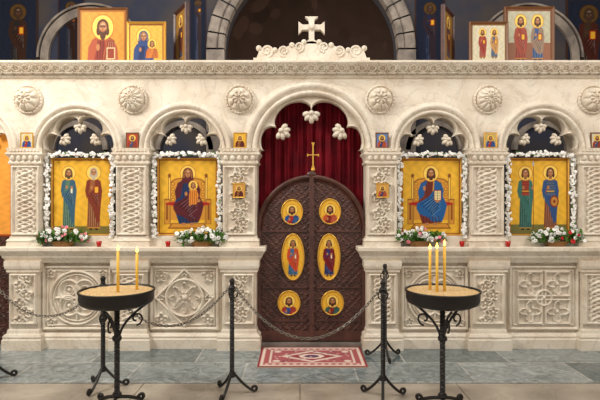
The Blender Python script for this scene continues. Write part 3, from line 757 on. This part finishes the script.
for sx in (-1,1):
    xa,xb=sorted((ax+sx*(Ri-.01),ax+sx*Ro)); 
    for k in range(9): ar.box(xa,xb,yb-.06,yb+.05,az-.4*(k+1)+.01,az-.4*k-.01)
ar.build('apse_arch_stones',STONE2,wb)
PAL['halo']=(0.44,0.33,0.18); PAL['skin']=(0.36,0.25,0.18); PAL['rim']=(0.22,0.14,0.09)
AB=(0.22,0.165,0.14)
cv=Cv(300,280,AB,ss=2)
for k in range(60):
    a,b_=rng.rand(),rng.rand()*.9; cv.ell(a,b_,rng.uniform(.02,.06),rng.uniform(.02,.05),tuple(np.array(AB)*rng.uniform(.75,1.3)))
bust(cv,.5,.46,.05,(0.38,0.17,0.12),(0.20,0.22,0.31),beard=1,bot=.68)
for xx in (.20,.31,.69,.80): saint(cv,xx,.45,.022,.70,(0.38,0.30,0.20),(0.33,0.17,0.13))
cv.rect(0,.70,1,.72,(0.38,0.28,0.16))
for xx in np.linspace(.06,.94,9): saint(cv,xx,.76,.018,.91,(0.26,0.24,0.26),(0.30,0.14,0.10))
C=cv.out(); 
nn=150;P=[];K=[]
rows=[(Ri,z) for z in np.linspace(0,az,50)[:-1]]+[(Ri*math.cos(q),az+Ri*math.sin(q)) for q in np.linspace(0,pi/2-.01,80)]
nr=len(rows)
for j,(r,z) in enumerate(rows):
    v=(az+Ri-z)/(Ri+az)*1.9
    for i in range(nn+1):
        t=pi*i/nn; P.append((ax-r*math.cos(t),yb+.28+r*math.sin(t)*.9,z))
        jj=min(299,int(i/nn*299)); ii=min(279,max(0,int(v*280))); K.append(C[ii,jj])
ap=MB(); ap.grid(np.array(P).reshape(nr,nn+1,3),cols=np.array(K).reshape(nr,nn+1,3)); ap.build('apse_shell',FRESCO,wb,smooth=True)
sa=MB(); 
for px in (92,528):
    for (r0,r1) in ((42,50),(52,54)):
        sa.arc(X(px,yb),Z(58,yb),[(r0*s,yb),(r0*s,yb-.05),(r1*s,yb-.05),(r1*s,yb)],0,pi,40)
    for sx in (-1,1):
        xa,xb=sorted((X(px+sx*42,yb),X(px+sx*50,yb))); sa.box(xa,xb,yb-.05,yb,0,Z(58,yb))
for px in (80,185,434,540):
    cxn=X(px,yb)
    sa.arc(cxn,Z(150,yb),[(24*s,yb),(24*s,yb-.06),(29*s,yb-.06),(29*s,yb)],0,pi,32)
sa.build('blind_arches',STONE2,wb)
def mural(px0,px1,py0,py1,ca,cb,yy):
    w=int((px1-px0)*1.3);h=int((py1-py0)*1.3)
    c=Cv(w,h,(0.13,0.15,0.21)); a=c.asp
    border(c,.05,(0.26,0.17,0.13))
    saint(c,.5,.36,.10,a-.12,ca,cb,(0.26,0.19,0.14),2)
    mb=MB(); paint_grid(mb,c,X(px0,yy),X(px1,yy),yy,Z(py1,yy),Z(py0,yy)); return mb
PAL['halo']=(0.36,0.26,0.13); PAL['skin']=(0.30,0.21,0.15)
for (p0,p1,ca,cb) in ((-2,38,(0.17,0.15,0.15),(0.23,0.15,0.11)),(566,612,(0.25,0.19,0.14),(0.28,0.14,0.11)),(58,84,(0.19,0.19,0.23),(0.19,0.12,0.10)),(190,206,(0.19,0.21,0.31),(0.22,0.18,0.18)),(415,445,(0.14,0.17,0.27),(0.19,0.15,0.18))):
    mural(p0,p1,-2,112,ca,cb,yb-.012).build('saint_fresco',FRESCO,wb)
wl=MB(); wl.box(-5.2,-5,-8,4.6,0,6); wl.build('wall_left',WALLM)
wr=MB(); wr.box(5,5.2,-8,4.6,0,6); wr.build('wall_right',WALLM)
cl=MB(); cl.box(-5.2,5.2,-8,4.6,6,6.2); cl.build('ceiling',CEIL)

# ---------------- candle stands ----------------
def feet(mb,x,y,h,R,r=.011,rot=.5,n=3):
    for k in range(n):
        a=rot+2*pi*k/n; c,s_=math.cos(a),math.sin(a); P=[]
        for q in np.linspace(0,1,16):
            rad=R*q; z=h*(1-q)**2+ .012+.02*math.sin(q*pi)
            P.append((x+rad*c,y+rad*s_,z))
        for q in np.linspace(.2,1.5,10):
            rad=R+.018*math.sin(q*pi); z=.012+.018*(1-math.cos(q*pi)); P.append((x+rad*c,y+rad*s_,z))
        mb.tube(P,r,6)
def stand(px,yy,candles,rot):
    e=empty('candle_stand'); x=X(px,yy); zt_=CH-(290-200)*(D0+yy)/F
    s=(D0+yy)/F; R=36.5*s
    b=MB(); b.lathe([(.02,-.125),(R*.45,-.12),(R*.8,-.105),(R*.95,-.085),(R*.985,-.06),(R*.985,-.012),(R*1.01,-.008),(R*1.01,.004),(R*.97,.004),(R*.955,-.02)],(x,yy,zt_),56); b.build('pan',IRON,e,smooth=True)
    sd=MB(); 
    V=[(x,yy,zt_-.006)];f=[];nr,na=14,56
    for i in range(1,nr+1):
        for k in range(na):
            a=2*pi*k/na;r=R*.965*i/nr; V.append((x+r*math.cos(a),yy+r*math.sin(a),zt_-.010+.004*rng.rand()))
    for k in range(na): f.append((0,1+k,1+(k+1)%na))
    for i in range(nr-1):
        for k in range(na): a=1+i*na+k;b_=1+i*na+(k+1)%na; f.append((a,a+na,b_+na,b_))
    sd.add(V,f); sd.build('sand',SAND,e)
    st=MB()
    zbt=zt_-.12
    st.tube([(x,yy,z) for z in np.linspace(.05,zbt+.01,70)],.021,4,twist=14*pi)
    st.lathe([(.001,0),(.03,.0),(.034,.015),(.03,.03),(.001,.03)],(x,yy,zbt-.24),16)
    st.lathe([(.001,0),(.03,.0),(.034,.015),(.03,.03),(.001,.03)],(x,yy,.06),16)
    for k in range(3):
        a=rot+2*pi*k/3;c,s_=math.cos(a),math.sin(a);P=[]
        for q in np.linspace(0,1,22):
            rad=.012+(R*.82)*(q**1.7); z=zbt-.26+.27*(q**.75); P.append((x+rad*c,yy+rad*s_,z))
        st.tube(P,.009,6)
        P=[]
        for q in np.linspace(0,1,20):
            an=-pi/2+q*2*pi; rr=.05*(1-.7*q); P.append((x+(R*.52+rr*math.cos(an))*c,yy+(R*.52+rr*math.cos(an))*s_,zbt-.10+rr*math.sin(an)))
        st.tube(P,.007,6)
    feet(st,x,yy,.05,.17,.013,rot)
    st.build('twisted_stem_and_legs',IRON,e)
    cd=MB(); fm=MB()
    for (cpx,top,dy) in candles:
        y=yy+dy; cxx=X(cpx,y); zt2=Z(top,y)
        cd.tube([(cxx,y,zt_-.03),(cxx,y,zt2-.02)],.0105,10); cd.tube([(cxx,y,zt2-.02),(cxx,y,zt2-.008)],.002,5)
        P=[(cxx,y,zt2-.014+q*.045) for q in np.linspace(0,1,7)]
        fm.tube(P,[.001,.007,.009,.008,.006,.003,.0005],8)
    cd.build('candles',WAX,e,smooth=True); fm.build('flames',FLAME,e,smooth=True)
stand(117,-1.42,[(118,249,-.05),(137,251,.06)],.55)
stand(442.5,-1.44,[(430,248,.05),(437,247,-.02),(444.5,244,.0)],.5)

# ---------------- stanchions & chains ----------------
def stanchion(px,yy,rot):
    mb=MB(); x=X(px,yy)
    mb.tube([(x,yy,z) for z in np.linspace(.14,.84,90)],.019,4,twist=18*pi)
    mb.lathe([(.001,0),(.024,.0),(.028,.012),(.024,.024),(.001,.024)],(x,yy,.13),14)
    mb.lathe([(.001,0),(.022,0),(.027,.008),(.022,.016),(.001,.016)],(x,yy,.80),14)
    mb.ell((x,yy,.855),(.021,.021,.023),12,8)
    mb.tube([(x+.024*math.cos(t),yy,.795+.024*math.sin(t)) for t in np.linspace(0,2*pi,14)[:-1]],.005,5,closed=True)
    for k in range(3):
        a=rot+2*pi*k/3;c,s_=math.cos(a),math.sin(a)
        mb.tube([(x+(.02+.022*math.sin(q))*c,yy+(.02+.022*math.sin(q))*s_,.76+.03*math.cos(q)) for q in np.linspace(0,pi*1.4,12)],.005,5)
    feet(mb,x,yy,.17,.17,.011,rot)
    mb.build('stanchion_post',IRON,None)
    return (x,yy,.80)
A=stanchion(232,fy(394),.2)
B=stanchion(383,fy(398),.35)
C_=stanchion(385,fy(358),.6)
D_=stanchion(103,fy(388),.3)
E_=stanchion(-10,fy(380),.5)
def chain(p,q,sag):
    p=np.array(p,float);q=np.array(q,float); dd=(q-p)/np.linalg.norm(q-p); p=p+dd*.03; q=q-dd*.03; mb=MB()
    N=400; t=np.linspace(0,1,N); P=p+(q-p)*t[:,None]; P[:,2]-=sag*4*t*(1-t)
    seg=np.linalg.norm(np.diff(P,axis=0),axis=1); S=np.concatenate([[0],np.cumsum(seg)]); pitch=.026
    n=int(S[-1]/pitch)
    for i in range(n):
        sc=(i+.5)*S[-1]/n; c=np.array([np.interp(sc,S,P[:,k]) for k in range(3)])
        d=np.array([np.interp(sc+.01,S,P[:,k])-np.interp(sc-.01,S,P[:,k]) for k in range(3)]); d/=np.linalg.norm(d)
        s_=np.cross(d,[0,0,1.]);s_/=np.linalg.norm(s_); u=np.cross(s_,d)
        w=s_*math.cos(.78)+u*math.sin(.78) if i%2 else s_*math.cos(.78)-u*math.sin(.78)
        pts=[c+d*.018*math.cos(a)+w*.010*math.sin(a) for a in np.linspace(0,2*pi,11)[:-1]]
        mb.tube(pts,.0034,5,closed=True)
    mb.build('stanchion_chain',CHAIN,None)
chain(A,B,.37); chain(D_,A,.30); chain(E_,D_,.26); chain(B,C_,.3)

# ---------------- light & camera ----------------
def area(name,loc,tgt,sx,sy,e,col=(1,1,1)):
    l=bpy.data.lights.new(name,'AREA'); l.shape='RECTANGLE'; l.size=sx; l.size_y=sy; l.energy=e; l.color=col
    o=bpy.data.objects.new(name,l); bpy.context.scene.collection.objects.link(o); o.location=loc
    d=Vector(tgt)-Vector(loc); o.rotation_euler=d.to_track_quat('-Z','Y').to_euler(); return o
area('key_light_left',(-3.9,-2.4,4.3),(.3,0,1.1),1.2,1.2,180,(1,.95,.88))  # added raking key for relief contrast, no window behind it
area('fill_light_right',(3.9,-3.0,4.3),(0.3,0,0.9),1.3,1.3,95,(1,.97,.92))  # added weaker lamp from the right, not a real window
area('overhead_fill',(0,-2.0,5.7),(0,-.9,0),2.0,1.0,80,(1,.99,.97))  # added overhead fill under the flat ceiling, no dome there
area('sanctuary_fill',(0,.9,5.5),(0,2.8,3.2),2.4,.6,22,(1,.97,.94))  # added fill lamp to brighten the apse and back wall
area('apse_fill',(.15,2.5,2.2),(.15,3.1,4.2),.8,.4,16,(1,.88,.72))  # added lamp, hidden behind the screen, lifts the dark apse mural
w=bpy.data.worlds.new('World'); bpy.context.scene.world=w; w.use_nodes=True
w.node_tree.nodes['Background'].inputs[0].default_value=(1,.97,.93,1); w.node_tree.nodes['Background'].inputs[1].default_value=.85
cam=bpy.data.cameras.new('camera'); cam.sensor_width=36; cam.lens=F/600*36; cam.clip_start=.05
co=bpy.data.objects.new('camera',cam); bpy.context.scene.collection.objects.link(co); co.location=(0,-D0,CH); co.rotation_euler=(pi/2,0,0)
bpy.context.scene.camera=co
